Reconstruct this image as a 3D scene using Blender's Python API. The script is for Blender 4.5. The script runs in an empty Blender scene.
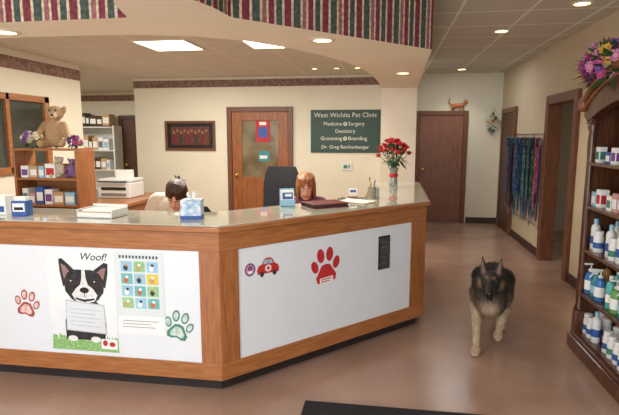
import bpy, bmesh, math, random
import numpy as np
from mathutils import Matrix, Vector
random.seed(7)
S=bpy.context.scene
COL=S.collection
S.view_settings.view_transform='Standard'
S.view_settings.exposure=.2
R=math.radians
def lin(c):
    return tuple(((v/255)/12.92 if v/255<=.04045 else ((v/255+.055)/1.055)**2.4) for v in c)
def T(x,y,z): return Matrix.Translation((x,y,z))
def RX(a): return Matrix.Rotation(R(a),4,'X')
def RY(a): return Matrix.Rotation(R(a),4,'Y')
def RZ(a): return Matrix.Rotation(R(a),4,'Z')
def SC(x,y,z): return Matrix.Diagonal((x,y,z,1))
# ---------------------------------------------------------------- materials
MATS={}
def mat(name,c,rough=.5,metal=0,var=0,scale=8,bump=0,bscale=None,emit=0,coat=0,stretch=None,c2=None,trans=0,alpha=1):
    if name in MATS: return MATS[name]
    m=bpy.data.materials.new(name); m.use_nodes=True; nt=m.node_tree; b=nt.nodes['Principled BSDF']
    c=lin(c); b.inputs['Roughness'].default_value=rough; b.inputs['Metallic'].default_value=metal
    b.inputs['Coat Weight'].default_value=coat
    b.inputs['Transmission Weight'].default_value=trans
    b.inputs['Alpha'].default_value=alpha
    b.inputs['Base Color'].default_value=(*c,1)
    tc=nt.nodes.new('ShaderNodeTexCoord'); mp=nt.nodes.new('ShaderNodeMapping')
    nt.links.new(tc.outputs['Object'],mp.inputs[0])
    if stretch: mp.inputs['Scale'].default_value=stretch
    if var or c2:
        n=nt.nodes.new('ShaderNodeTexNoise'); n.inputs['Scale'].default_value=scale; n.inputs['Detail'].default_value=5
        nt.links.new(mp.outputs[0],n.inputs['Vector'])
        r=nt.nodes.new('ShaderNodeValToRGB'); r.color_ramp.elements[0].position=.32; r.color_ramp.elements[1].position=.68
        ca=lin(c2) if c2 else tuple(v*(1-var) for v in c); cb=c if c2 else tuple(min(1,v*(1+var)) for v in c)
        r.color_ramp.elements[0].color=(*ca,1); r.color_ramp.elements[1].color=(*cb,1)
        nt.links.new(n.outputs['Fac'],r.inputs[0]); nt.links.new(r.outputs[0],b.inputs['Base Color'])
    if bump:
        n2=nt.nodes.new('ShaderNodeTexNoise'); n2.inputs['Scale'].default_value=bscale or scale
        nt.links.new(mp.outputs[0],n2.inputs['Vector'])
        bp=nt.nodes.new('ShaderNodeBump'); bp.inputs['Strength'].default_value=bump; bp.inputs['Distance'].default_value=.01
        nt.links.new(n2.outputs['Fac'],bp.inputs['Height']); nt.links.new(bp.outputs[0],b.inputs['Normal'])
    if emit:
        b.inputs['Emission Color'].default_value=(*c,1); b.inputs['Emission Strength'].default_value=emit
    MATS[name]=m; return m
def grid_mat(name,c,cl,size,lw,rough=.8,var=.1):
    m=mat(name,c,rough,var=var,scale=60); nt=m.node_tree; b=nt.nodes['Principled BSDF']
    ge=nt.nodes.new('ShaderNodeNewGeometry'); sp=nt.nodes.new('ShaderNodeSeparateXYZ'); nt.links.new(ge.outputs['Position'],sp.inputs[0])
    outs=[]
    for k in (0,1):
        mo=nt.nodes.new('ShaderNodeMath'); mo.operation='PINGPONG'; mo.inputs[1].default_value=size/2
        nt.links.new(sp.outputs[k],mo.inputs[0])
        lt=nt.nodes.new('ShaderNodeMath'); lt.operation='LESS_THAN'; lt.inputs[1].default_value=lw
        nt.links.new(mo.outputs[0],lt.inputs[0]); outs.append(lt)
    mx=nt.nodes.new('ShaderNodeMath'); mx.operation='MAXIMUM'
    nt.links.new(outs[0].outputs[0],mx.inputs[0]); nt.links.new(outs[1].outputs[0],mx.inputs[1])
    mix=nt.nodes.new('ShaderNodeMix'); mix.data_type='RGBA'
    src=b.inputs['Base Color'].links[0].from_socket
    nt.links.new(mx.outputs[0],mix.inputs[0]); nt.links.new(src,mix.inputs[6]); mix.inputs[7].default_value=(*lin(cl),1)
    nt.links.new(mix.outputs[2],b.inputs['Base Color'])
    return m
def vcol_mat(name,rough=.7,bump=.6,bscale=90,stretch=(1,1,1),amt=.35):
    m=bpy.data.materials.new(name); m.use_nodes=True; nt=m.node_tree; b=nt.nodes['Principled BSDF']
    b.inputs['Roughness'].default_value=rough
    at=nt.nodes.new('ShaderNodeVertexColor'); at.layer_name='Col'
    tc=nt.nodes.new('ShaderNodeTexCoord'); mp=nt.nodes.new('ShaderNodeMapping'); mp.inputs['Scale'].default_value=stretch
    nt.links.new(tc.outputs['Object'],mp.inputs[0])
    n=nt.nodes.new('ShaderNodeTexNoise'); n.inputs['Scale'].default_value=bscale; nt.links.new(mp.outputs[0],n.inputs[0])
    mr=nt.nodes.new('ShaderNodeMapRange'); mr.inputs[1].default_value=.3; mr.inputs[2].default_value=.7; mr.inputs[3].default_value=1-amt; mr.inputs[4].default_value=1+amt
    nt.links.new(n.outputs['Fac'],mr.inputs[0])
    vm=nt.nodes.new('ShaderNodeVectorMath'); vm.operation='SCALE'
    nt.links.new(at.outputs[0],vm.inputs[0]); nt.links.new(mr.outputs[0],vm.inputs['Scale']); nt.links.new(vm.outputs[0],b.inputs['Base Color'])
    if bump:
        bp=nt.nodes.new('ShaderNodeBump'); bp.inputs['Strength'].default_value=bump; bp.inputs['Distance'].default_value=.01
        nt.links.new(n.outputs['Fac'],bp.inputs['Height']); nt.links.new(bp.outputs[0],b.inputs['Normal'])
    return m
WALL=mat('wall_cream',(232,226,204),.8,var=.02,scale=3)
WALLT=mat('wall_tan',(210,193,164),.8,var=.03,scale=3)
WALLG=mat('wall_side_room_tan',(196,184,164),.8,var=.02,scale=3)
SOFF=mat('soffit_beige',(244,233,213),.8,var=.02,scale=3)
OAKH=mat('oak_horizontal',(178,116,68),.35,c2=(146,88,46),scale=6,stretch=(1,1,14),coat=.25)
OAKV=mat('oak_vertical',(174,112,66),.35,c2=(142,84,44),scale=6,stretch=(14,14,1),coat=.25)
OAKD=mat('oak_door',(168,104,56),.4,c2=(128,74,38),scale=5,stretch=(12,12,1))
DKW=mat('brown_door_wood',(148,98,74),.4,c2=(120,76,56),scale=5,stretch=(12,12,1))
BRW=mat('brown_trim_wood',(126,80,54),.4,c2=(98,60,40),scale=6,stretch=(10,10,1))
CH=mat('cherry_dark',(102,60,38),.3,c2=(64,34,20),scale=6,stretch=(8,8,1),coat=.3)
CHL=mat('cherry_crown',(150,94,58),.3,c2=(110,64,38),scale=6,stretch=(8,1,8),coat=.3)
LAM=mat('white_laminate',(226,231,238),.35,var=.015,scale=4)
TOPM=mat('glass_counter_surface',(196,194,178),.07,var=.05,scale=3,coat=.6)
KICK=mat('toe_kick_dark',(40,32,32),.6,var=.2)
BLK=mat('black_plastic',(24,24,26),.45,var=.2,scale=20)
BLKF=mat('black_fabric',(30,30,34),.9,var=.3,scale=60,bump=.3)
WHT=mat('white_plastic',(228,228,226),.4,var=.02)
PAPER=mat('white_paper',(238,238,234),.7,var=.02)
GREY=mat('grey_metal',(150,150,152),.35,metal=.8,var=.1)
BRASS=mat('brass',(190,150,80),.3,metal=1,var=.1)
BASEB=mat('baseboard_dark',(70,46,38),.5,var=.15)
SIGNG=mat('sign_green',(44,72,60),.5,var=.06)
LETTER=mat('sign_lettering',(235,232,215),.5,var=.01)
RED=mat('red_print',(190,40,45),.6,var=.05)
GRN=mat('green_print',(70,130,110),.6,var=.05)
BLUE=mat('blue_print',(50,90,160),.5,var=.05)
TEAL=mat('teal_plastic',(60,140,150),.3,var=.05)
PUR=mat('purple_print',(120,70,140),.6,var=.1)
YEL=mat('yellow_print',(225,195,70),.6,var=.05)
SKY=mat('skyblue_print',(150,195,220),.6,var=.08)
GRASS=mat('grass_print',(96,158,78),.7,c2=(168,205,140),scale=70)
BLKP=mat('black_print',(22,20,22),.6,var=.2)
PINK=mat('pink_print',(200,150,145),.6,var=.05)
LEAF=mat('leaf_green',(50,90,45),.6,var=.3,scale=30)
ROSE=mat('rose_red',(185,25,40),.6,var=.3,scale=40)
GLASSD=mat('dark_window_glass',(66,70,62),.08,var=.3,scale=3)
GLASSW=mat('door_pane',(140,128,100),.06,c2=(96,84,62),scale=4,coat=.5)
LITE=mat('lamp_diffuser',(255,246,225),.5,emit=5)
LITW=mat('can_lamp_glow',(255,215,150),.5,emit=5)
RIM=mat('lamp_trim',(225,215,195),.5,var=.02)
TAN=mat('cardboard_tan',(196,160,115),.8,var=.1)
ORG=mat('orange_wood',(200,105,50),.5,var=.1)
DRED=mat('dark_red_cover',(110,35,35),.5,var=.1)
BROWNP=mat('brown_photo',(96,52,40),.5,var=.4,scale=14)
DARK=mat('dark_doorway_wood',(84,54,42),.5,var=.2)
CEIL=grid_mat('ceiling_tile',(202,197,184),(238,234,222),.61,.014,var=.06)
CEILO=grid_mat('ceiling_tile_office',(210,204,188),(226,220,204),.61,.011,var=.05)
FLM=mat('floor_vinyl',(180,148,130),.27,c2=(156,125,109),scale=1.6,coat=.2)
FLM.node_tree.nodes['Principled BSDF'].inputs['Coat Roughness'].default_value=.18
def _fl():
    nt=FLM.node_tree; b=nt.nodes['Principled BSDF']; src=b.inputs['Base Color'].links[0].from_socket
    tc=nt.nodes['Texture Coordinate']; n=nt.nodes.new('ShaderNodeTexNoise'); n.inputs['Scale'].default_value=70; n.inputs['Detail'].default_value=3
    nt.links.new(tc.outputs['Object'],n.inputs[0]); mr=nt.nodes.new('ShaderNodeMapRange'); mr.inputs[1].default_value=.3; mr.inputs[2].default_value=.7; mr.inputs[3].default_value=.9; mr.inputs[4].default_value=1.07
    nt.links.new(n.outputs['Fac'],mr.inputs[0]); vm=nt.nodes.new('ShaderNodeVectorMath'); vm.operation='SCALE'
    nt.links.new(src,vm.inputs[0]); nt.links.new(mr.outputs[0],vm.inputs['Scale']); nt.links.new(vm.outputs[0],b.inputs['Base Color'])
_fl()
def stripes():
    m=bpy.data.materials.new('striped_wallpaper'); m.use_nodes=True; nt=m.node_tree; b=nt.nodes['Principled BSDF']; b.inputs['Roughness'].default_value=.8
    uv=nt.nodes.new('ShaderNodeUVMap'); sp=nt.nodes.new('ShaderNodeSeparateXYZ'); nt.links.new(uv.outputs[0],sp.inputs[0])
    d=nt.nodes.new('ShaderNodeMath'); d.operation='DIVIDE'; d.inputs[1].default_value=.30; nt.links.new(sp.outputs[0],d.inputs[0])
    f=nt.nodes.new('ShaderNodeMath'); f.operation='FRACT'; nt.links.new(d.outputs[0],f.inputs[0])
    r=nt.nodes.new('ShaderNodeValToRGB'); r.color_ramp.interpolation='CONSTANT'
    cr=(196,180,158)
    seq=[(0,(118,46,58)),(.17,cr),(.23,(66,80,72)),(.41,cr),(.46,(146,92,92)),(.56,cr),(.61,(118,46,58)),(.75,cr),(.80,(66,80,72)),(.94,cr)]
    e=r.color_ramp.elements; e[0].position=0; e[0].color=(*lin(seq[0][1]),1); e[1].position=seq[1][0]; e[1].color=(*lin(seq[1][1]),1)
    for p,c in seq[2:]:
        q=e.new(p); q.color=(*lin(c),1)
    nt.links.new(f.outputs[0],r.inputs[0])
    n=nt.nodes.new('ShaderNodeTexNoise'); n.inputs['Scale'].default_value=40; nt.links.new(uv.outputs[0],n.inputs[0])
    mr=nt.nodes.new('ShaderNodeMapRange'); mr.inputs[1].default_value=.35; mr.inputs[2].default_value=.65; mr.inputs[3].default_value=.7; mr.inputs[4].default_value=1.4
    nt.links.new(n.outputs['Fac'],mr.inputs[0]); vm=nt.nodes.new('ShaderNodeVectorMath'); vm.operation='SCALE'
    nt.links.new(r.outputs[0],vm.inputs[0]); nt.links.new(mr.outputs[0],vm.inputs['Scale']); nt.links.new(vm.outputs[0],b.inputs['Base Color'])
    return m
STR=stripes()
BORD=mat('border_wallpaper',(158,128,110),.8,c2=(108,80,74),scale=22)
# ---------------------------------------------------------------- mesh builder
WM={}
class MB:
    def __init__(s): s.v=[]; s.f=[]; s.m=[]; s.mats=[]
    def mi(s,m):
        if m not in s.mats: s.mats.append(m)
        return s.mats.index(m)
    def add(s,vs,fs,m,M=None):
        o=len(s.v); k=s.mi(m)
        for v in vs:
            v=Vector(v); s.v.append(M@v if M else v)
        for f in fs: s.f.append([i+o for i in f]); s.m.append(k)
        return s
    def box(s,x0,x1,y0,y1,z0,z1,m,M=None,bev=0):
        bm=bmesh.new(); bmesh.ops.create_cube(bm,size=1,matrix=T((x0+x1)/2,(y0+y1)/2,(z0+z1)/2)@SC(abs(x1-x0),abs(y1-y0),abs(z1-z0)))
        if bev: bmesh.ops.bevel(bm,geom=bm.edges[:],offset=bev,segments=2,affect='EDGES',profile=.5)
        bm.verts.index_update(); s.add([v.co.copy() for v in bm.verts],[[v.index for v in f.verts] for f in bm.faces],m,M); bm.free(); return s
    def prism(s,p,z0,z1,m,M=None):
        n=len(p); vs=[(x,y,z0) for x,y in p]+[(x,y,z1) for x,y in p]
        s.add(vs,[[i,(i+1)%n,n+(i+1)%n,n+i] for i in range(n)]+[list(range(n))[::-1],list(range(n,2*n))],m,M); return s
    def flat(s,p,m,M,off=.001):
        return s.add([(x,y,off) for x,y in p],[list(range(len(p)))],m,M)
    def ellip(s,cx,cy,rx,ry,m,M,off=.001,rot=0,n=20):
        c,sn=math.cos(R(rot)),math.sin(R(rot))
        return s.flat([(cx+rx*math.cos(a)*c-ry*math.sin(a)*sn,cy+rx*math.cos(a)*sn+ry*math.sin(a)*c) for a in [2*math.pi*i/n for i in range(n)]],m,M,off)
    def lathe(s,prof,m,M=None,n=16):
        vs=[];rings=[]
        for r,z in prof:
            if r<1e-5: rings.append([len(vs)]); vs.append((0,0,z))
            else:
                rings.append(list(range(len(vs),len(vs)+n))); vs+=[(r*math.cos(2*math.pi*i/n),r*math.sin(2*math.pi*i/n),z) for i in range(n)]
        fs=[]
        for a,b in zip(rings,rings[1:]):
            if len(a)==1 and len(b)==1: continue
            for i in range(n):
                j=(i+1)%n
                if len(a)==1: fs.append([a[0],b[j],b[i]])
                elif len(b)==1: fs.append([a[i],a[j],b[0]])
                else: fs.append([a[i],a[j],b[j],b[i]])
        return s.add(vs,fs,m,M)
    def cyl(s,p0,p1,r0,r1,m,M=None,n=12):
        p0,p1=Vector(p0),Vector(p1); d=p1-p0; q=d.to_track_quat('Z','Y').to_matrix().to_4x4()
        A=Matrix.Translation(p0)@q
        return s.lathe([(0,0),(r0,0),(r1,d.length),(0,d.length)],m,(M@A) if M else A,n)
    def cap(s,p0,p1,r0,r1,m,M=None,n=14):
        p0,p1=Vector(p0),Vector(p1); d=p1-p0; L=d.length
        q=d.to_track_quat('Z','Y').to_matrix().to_4x4() if L>1e-6 else Matrix.Identity(4)
        A=Matrix.Translation(p0)@q; pr=[]
        for i in range(6): a=-math.pi/2+i*math.pi/10; pr.append((max(0,r0*math.cos(a)),r0*math.sin(a)))
        for i in range(6): a=i*math.pi/10; pr.append((max(0,r1*math.cos(a)),L+r1*math.sin(a)))
        pr[0]=(0,-r0); pr[-1]=(0,L+r1)
        return s.lathe(pr,m,(M@A) if M else A,n)
    def ell(s,c,r,m,M=None,n=16,rot=None):
        A=T(*c)@(rot if rot else Matrix.Identity(4))@SC(*r); k=8
        pr=[(math.cos(-math.pi/2+i*math.pi/k),math.sin(-math.pi/2+i*math.pi/k)) for i in range(k+1)]; pr[0]=(0,-1); pr[-1]=(0,1)
        return s.lathe(pr,m,(M@A) if M else A,n)
    def tube(s,pts,r,m,M=None,n=8):
        for a,b in zip(pts,pts[1:]): s.cap(a,b,r,r,m,M,n)
        return s
    def text(s,t,size,m,M,off=.002,ext=.0008,align='CENTER',shear=0):
        cu=bpy.data.curves.new('t','FONT'); cu.body=t; cu.size=size; cu.align_x=align; cu.align_y='CENTER'; cu.extrude=ext; cu.shear=shear; cu.resolution_u=3
        o=bpy.data.objects.new('t',cu); COL.objects.link(o); bpy.context.view_layer.update()
        me=bpy.data.meshes.new_from_object(o.evaluated_get(bpy.context.evaluated_depsgraph_get()))
        s.add([v.co.copy() for v in me.vertices],[list(p.vertices) for p in me.polygons],m,M@T(0,0,off))
        bpy.data.objects.remove(o); bpy.data.meshes.remove(me); return s
    def fin(s,name,parent=None,at=None,local=False,smooth=False,label=None,cat=None,kind=None,group=None,bevel=0):
        me=bpy.data.meshes.new(name)
        I=Matrix.Identity(4)
        if parent is not None and not local: I=WM[parent.name].inverted()
        if at is not None: I=T(-at[0],-at[1],-at[2])
        me.from_pydata([I@Vector(v) for v in s.v],[],s.f)
        for m in s.mats: me.materials.append(m)
        for i,p in enumerate(me.polygons): p.material_index=s.m[i]; p.use_smooth=smooth
        bm=bmesh.new(); bm.from_mesh(me); bmesh.ops.recalc_face_normals(bm,faces=bm.faces[:]); bm.to_mesh(me); bm.free()
        if smooth:
            try: me.set_sharp_from_angle(angle=R(40))
            except Exception: pass
        o=bpy.data.objects.new(name,me); COL.objects.link(o)
        if parent is not None: o.parent=parent
        if at is not None: o.location=at
        WM[o.name]=(T(*at) if at is not None else Matrix.Identity(4))
        tag(o,label,cat,kind,group)
        if bevel:
            b=o.modifiers.new('bev','BEVEL'); b.width=bevel; b.segments=2; b.limit_method='ANGLE'
        return o
def tag(o,label=None,cat=None,kind=None,group=None):
    if label: o['label']=label
    if cat: o['category']=cat
    if kind: o['kind']=kind
    if group: o['group']=group
def E(name,label,cat,loc,rz=0,group=None,kind=None):
    o=bpy.data.objects.new(name,None); COL.objects.link(o); o.location=loc; o.rotation_euler=(0,0,R(rz)); o.empty_display_size=.1
    WM[o.name]=T(*loc)@RZ(rz); tag(o,label,cat,kind,group); return o
def dup(root,loc,rz=None,label=None,group=None):
    def rec(o,par):
        c=o.copy(); COL.objects.link(c)
        if par is not None: c.parent=par
        for ch in [x for x in bpy.data.objects if x.parent==o]: rec(ch,c)
        return c
    r=rec(root,None); r.location=loc
    if rz is not None: r.rotation_euler=(0,0,R(rz))
    if label: r['label']=label
    if group: r['group']=group
    return r
def wipe(p):
    for c in [x for x in bpy.data.objects if x.parent==p]: bpy.data.objects.remove(c)
    bpy.data.objects.remove(p)
ST='structure'
ANG=math.degrees(math.atan2(1.37,1.31))
FL=T(0,2.8,0)@RX(90)
FR=T(-.98,2.8,0)@RZ(ANG)@RX(90)
FB=T(0,7.7,0)@RX(90)
FE=T(0,9.45,0)@RX(90)
FRT=T(2,0,0)@RZ(-90)@RX(90)
FLW=T(-3.95,0,0)@RZ(90)@RX(90)
FA=T(0,10,0)@RX(90)
# ---------------------------------------------------------------- shell
MB().box(-8.5,4.7,-2.5,10.2,-.1,0,FLM).fin('floor',kind=ST)
MB().box(-8.5,4.7,-2.5,10.2,2.7,2.8,CEIL).fin('ceiling',kind=ST)
MB().prism([(-8.5,3.0),(-1.3,3.0),(.1,4.25),(.2,7.7),(-4.0,7.7),(-4.0,10.1),(-8.5,10.1)],2.5,2.53,CEILO).fin('ceiling_office',kind=ST)
MB().box(2,2.12,-2.5,5.82,0,2.7,WALLT).box(2,2.12,6.70,9.57,0,2.7,WALLT).box(2,2.12,5.82,6.70,1.99,2.7,WALLT).fin('wall_right',kind=ST)
MB().box(4.5,4.6,4.7,9.0,0,2.7,WALLG).box(2.12,4.5,8.9,9.0,0,2.7,WALLG).box(2.12,4.5,4.7,4.8,0,2.7,WALLG).fin('wall_side_room',kind=ST)
MB().box(.40,2,9.45,9.57,0,2.7,WALL).fin('wall_hall_end',kind=ST)
MB().box(-4.05,.40,7.7,7.82,0,2.7,WALL).box(.28,.40,7.82,9.45,0,2.7,WALL).fin('wall_back',kind=ST)
MB().box(-.10,.40,7.4,7.7,0,2.27,SOFF).fin('wall_column',kind=ST)
MB().box(-4.07,-3.95,-2.5,6.1,0,2.7,WALL).fin('wall_left',kind=ST)
MB().box(-8.5,-4.05,10,10.12,0,2.7,WALL).box(-8.5,-4.07,5.98,6.1,0,2.7,WALL).box(-8.5,-8.4,6.1,10,0,2.7,WALL).box(-4.05,-3.93,7.82,10,0,2.7,WALL).fin('wall_alcove',kind=ST)
outer=[(-3.95,2.8),(-1.49,2.8),(-1.455,2.68),(-1.40,2.5),(-1.33,2.36),(-1.23,2.27),(-1.12,2.29),(-1.03,2.38),(-.97,2.5),(-.925,2.66),(-.90,2.884),(.33,4.17),(.40,7.4)]
inner=[(-.10,7.4),(-.13,6.6),(-.18,5.9),(-.26,5.3),(-.38,4.8),(-.55,4.35),(-.76,3.95),(-1.0,3.62),(-1.3,3.40),(-1.65,3.28),(-2.0,3.24),(-3.95,3.23)]
me=bpy.data.meshes.new('wall_bulkhead'); P=outer+inner; n=len(P)
vs=[(x,y,2.27) for x,y in P]+[(x,y,2.7) for x,y in P]; fs=[[i,(i+1)%n,n+(i+1)%n,n+i] for i in range(n)]; fs.append(list(range(n)))
me.from_pydata(vs,[],fs); me.materials.append(STR); me.materials.append(SOFF)
uv=me.uv_layers.new(name='UVMap'); acc=0
for i,p in enumerate(me.polygons):
    if i<len(outer)-1:
        L=(Vector(P[i+1])-Vector(P[i])).length
        for li,(a,b) in zip(p.loop_indices,[(acc,0),(acc+L,0),(acc+L,.43),(acc,.43)]): uv.data[li].uv=(a,b)
        acc+=L; p.material_index=0
    else: p.material_index=1
o=bpy.data.objects.new('wall_bulkhead',me); COL.objects.link(o); tag(o,kind=ST)
MB().box(-4.05,-.10,7.69,7.70,2.35,2.46,BORD).fin('trim_1',kind=ST)
MB().box(-3.95,-3.94,3.0,6.1,2.30,2.43,BORD).fin('trim_2',kind=ST)
MB().box(-8.4,-4.05,9.99,10,2.32,2.44,BORD).fin('trim_3',kind=ST)
MB().box(.40,.49,9.435,9.45,0,.11,BASEB).box(1.45,2,9.435,9.45,0,.11,BASEB).fin('baseboard_end',kind=ST)
MB().box(1.985,2,6.81,8.28,0,.11,BASEB).box(1.985,2,-2.5,5.71,0,.11,BASEB).fin('baseboard_right',kind=ST)
MB().box(-4.05,-2.52,7.685,7.7,0,.11,BASEB).box(-1.43,-.1,7.685,7.7,0,.11,BASEB).fin('baseboard_back',kind=ST)
def door(name,F,x0,x1,zt,fm,sm,knob_side=1,glass=False,fw=.075):
    e=MB(); e.box(x0,x0+fw,0,zt,.001,.05,fm,F).box(x1-fw,x1,0,zt,.001,.05,fm,F).box(x0+fw,x1-fw,zt-fw,zt,.001,.05,fm,F)
    d=e.fin(name,kind=ST,bevel=.004)
    a,b,t=x0+fw+.003,x1-fw-.003,zt-fw-.003
    s=MB()
    if glass:
        s.box(a,a+.16,.01,t,.001,.03,sm,F).box(b-.16,b,.01,t,.001,.03,sm,F).box(a+.16,b-.16,.01,.95,.001,.03,sm,F).box(a+.16,b-.16,t-.13,t,.001,.03,sm,F)
    else: s.box(a,b,.01,t,.001,.03,sm,F)
    s.fin('door_slab',parent=d,bevel=.003)
    if glass: MB().box(a+.16,b-.16,.95,t-.13,.004,.012,GLASSW,F).fin('door_glass',parent=d)
    kx=(b-.07) if knob_side>0 else (a+.07)
    MB().lathe([(0,0),(.03,0),(.03,.006),(.012,.01),(.012,.035),(.028,.045),(.03,.06),(.018,.072),(0,.074)],BRASS,F@T(kx,.98,.03)).fin('door_knob',parent=d,smooth=True)
    return d
door('door_1',FB,-2.5,-1.45,2.04,BRW,OAKD,-1,True)
door('door_2',FE,.50,1.42,2.04,BRW,DKW,-1)
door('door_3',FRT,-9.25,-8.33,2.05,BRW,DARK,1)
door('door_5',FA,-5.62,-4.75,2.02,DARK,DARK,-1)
d=MB().box(1.96,2.13,5.72,5.83,0,2.09,BRW).box(1.96,2.13,6.69,6.80,0,2.09,BRW).box(1.96,2.13,5.83,6.69,1.98,2.09,BRW).fin('door_4',kind=ST,bevel=.004)
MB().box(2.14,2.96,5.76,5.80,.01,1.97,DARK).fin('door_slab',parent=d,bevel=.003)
MB().lathe([(0,0),(.03,0),(.03,.006),(.012,.01),(.012,.035),(.028,.045),(.03,.06),(.018,.072),(0,.074)],BRASS,T(2.88,5.80,.98)@RX(-90)).fin('door_knob',parent=d,smooth=True)
MB().box(-2.04,-1.81,1.50,1.84,.014,.017,RED,FB).box(-2.0,-1.85,1.57,1.73,.017,.018,BLUE,FB).box(-1.98,-1.87,1.76,1.81,.017,.018,PAPER,FB).fin('door_notice',at=(-1.92,7.68,1.66),label='red and blue notice taped on the door glass',cat='notice')
MB().box(-2.0,-1.82,1.20,1.36,.014,.017,TEAL,FB).box(-1.98,-1.86,1.24,1.29,.017,.018,PAPER,FB).fin('door_notice',at=(-1.92,7.68,1.29),label='small green notice taped on the door glass',cat='notice')
w=MB()
x0,x1,y0,y1=4.1,5.40,1.2,2.04
for a in [(x0,x1,y0,y0+.07),(x0,x1,y1-.07,y1),(x0,x0+.08,y0,y1),(x1-.08,x1,y0,y1),(4.72,4.77,y0,y1)]: w.box(a[0],a[1],a[2],a[3],.001,.05,OAKH,FLW)
w=w.fin('window_1',kind=ST,bevel=.004)
MB().box(x0+.08,x1-.08,y0+.07,y1-.07,.002,.012,GLASSD,FLW).fin('window_pane',parent=w)
# ---------------------------------------------------------------- ceiling lights
def troffer(x,y,sx,sy,z,en,label):
    e=E('ceiling_light',label,'ceiling light',(x,y,z))
    MB().box(-sx/2-.02,sx/2+.02,-sy/2-.02,-sy/2,-.012,0,RIM).box(-sx/2-.02,sx/2+.02,sy/2,sy/2+.02,-.012,0,RIM).box(-sx/2-.02,-sx/2,-sy/2,sy/2,-.012,0,RIM).box(sx/2,sx/2+.02,-sy/2,sy/2,-.012,0,RIM).fin('lamp_trim',e,local=True)
    MB().box(-sx/2,sx/2,-sy/2,sy/2,-.008,0,LITE).fin('diffuser',e,local=True)
    l=bpy.data.lights.new('troffer_light','AREA'); l.shape='RECTANGLE'; l.size=sx; l.size_y=sy; l.energy=en; l.color=(1,.95,.86)
    o=bpy.data.objects.new('troffer_light',l); COL.objects.link(o); o.location=(x,y,z-.02)
troffer(-2.18,4.92,.50,.54,2.5,46,'square fluorescent ceiling light over the office')
troffer(-1.22,4.98,.32,.46,2.5,28,'narrow fluorescent ceiling light over the office')
def can(x,y,z,en,r=.07,g='recessed ceiling lamps',lab='round recessed ceiling lamp with warm bulb'):
    e=E('recessed_lamp',lab,'ceiling lamp',(x,y,z),group=g)
    MB().lathe([(r*.72,-.002),(r*.72,-.008),(r,-.008),(r*1.02,0)],RIM,n=24).fin('lamp_trim',e,local=True,smooth=True)
    MB().lathe([(0,-.004),(r*.72,-.004),(r*.72,0)],LITW,n=24).fin('bulb',e,local=True)
    if en:
        l=bpy.data.lights.new('can_light','SPOT'); l.energy=en; l.spot_size=R(110); l.spot_blend=.7; l.shadow_soft_size=.05; l.color=(1,.88,.70)
        o=bpy.data.objects.new('can_light',l); COL.objects.link(o); o.location=(x,y,z-.03)
can(-2.48,3.05,2.27,16,.09); can(-.47,3.64,2.27,16,.09); can(.15,5.64,2.27,16,.09)
for x in (-1.0,-.7,-.42): can(x,6.9,2.5,8,.05)
can(1.17,5.77,2.7,11,.09); can(1.2,8.9,2.7,15,.09); can(1.59,4.7,2.7,8,.09)
# ---------------------------------------------------------------- reception counter
path=[Vector((-3.9,2.8)),Vector((-.98,2.8)),Vector((.33,4.17)),Vector((.35,5.85))]
def off(path,d):
    out=[]; ns=[]
    for a,b in zip(path,path[1:]):
        t=(b-a).normalized(); ns.append(Vector((-t.y,t.x)))
    for i,p in enumerate(path):
        if i==0: out.append(p+ns[0]*d)
        elif i==len(path)-1: out.append(p+ns[-1]*d)
        else:
            m=(ns[i-1]+ns[i]).normalized(); out.append(p+m*(d/m.dot(ns[i])))
    return out
PA,PB,PK=off(path,.022),off(path,.44),off(path,.07)
FT=T(.33,4.17,0)@RZ(math.degrees(math.atan2(1.68,.02)))@RX(90)
segF=[T(-3.9,2.8,0)@RX(90),FR,FT]; segL=[2.92,1.8955,1.68]
pan=[(.1,2.79),(.131,1.72),(.13,1.55)]
labs=['oak reception counter with white panels covered in posters','angled oak reception counter section with white panel','short oak counter return beside the hallway']
for i in range(3):
    mid=(path[i]+path[i+1])/2
    e=E('reception_counter',labs[i],'counter',(mid.x,mid.y,0))
    q=lambda a,b:[tuple(a[i]),tuple(a[i+1]),tuple(b[i+1]),tuple(b[i])]
    MB().prism(q(PA,PB),.09,1.03,OAKV).fin('body',e)
    MB().prism(q(PK,PB),0,.09,KICK).fin('toe_kick',e)
    F=segF[i]; L=segL[i]; a,b=pan[i]
    MB().box(0,L,.91,1.03,-.022,0,OAKH,F).fin('rail',e,bevel=.003); MB().box(0,L,.09,.2,-.022,0,OAKH,F).fin('rail',e,bevel=.003)
    MB().box(0,a,.2,.91,-.022,0,OAKV,F).fin('stile',e,bevel=.003); MB().box(b,L,.2,.91,-.022,0,OAKV,F).fin('stile',e,bevel=.003)
    MB().box(a,b,.2,.91,-.021,-.008,LAM,F).fin('white_panel',e)
O2,I2=off(path,-.03),off(path,.52)
e=E('countertop','long bent countertop with oak edge and glass surface','countertop',(-.98,3.0,1.03))
MB().prism([tuple(p) for p in O2]+[tuple(p) for p in I2[::-1]],1.03,1.065,OAKH).fin('oak_edge',e,bevel=.006)
O3,I3=off(path,-.015),off(path,.50)
MB().prism([tuple(p) for p in O3]+[tuple(p) for p in I3[::-1]],1.065,1.072,TOPM).fin('glass_top',e,bevel=.002)
ZT=1.0725
def desk(loc,rz,w,d,label):
    e=E('office_desk',label,'desk',loc,rz)
    MB().box(-w/2,w/2,-d/2,d/2,.71,.75,OAKH,bev=.004).fin('desk_top',e,local=True)
    for sx in (-1,1): MB().box(sx*(w/2-.06)-.02,sx*(w/2-.06)+.02,-d/2+.03,d/2-.03,0,.71,OAKV).fin('side_panel',e,local=True)
    MB().box(-w/2+.08,w/2-.08,-d/2+.03,-d/2+.05,.2,.71,OAKV).fin('back_panel',e,local=True)
desk((-2.4,3.72,0),0,1.74,.7,'oak work desk behind the reception counter')
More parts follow.
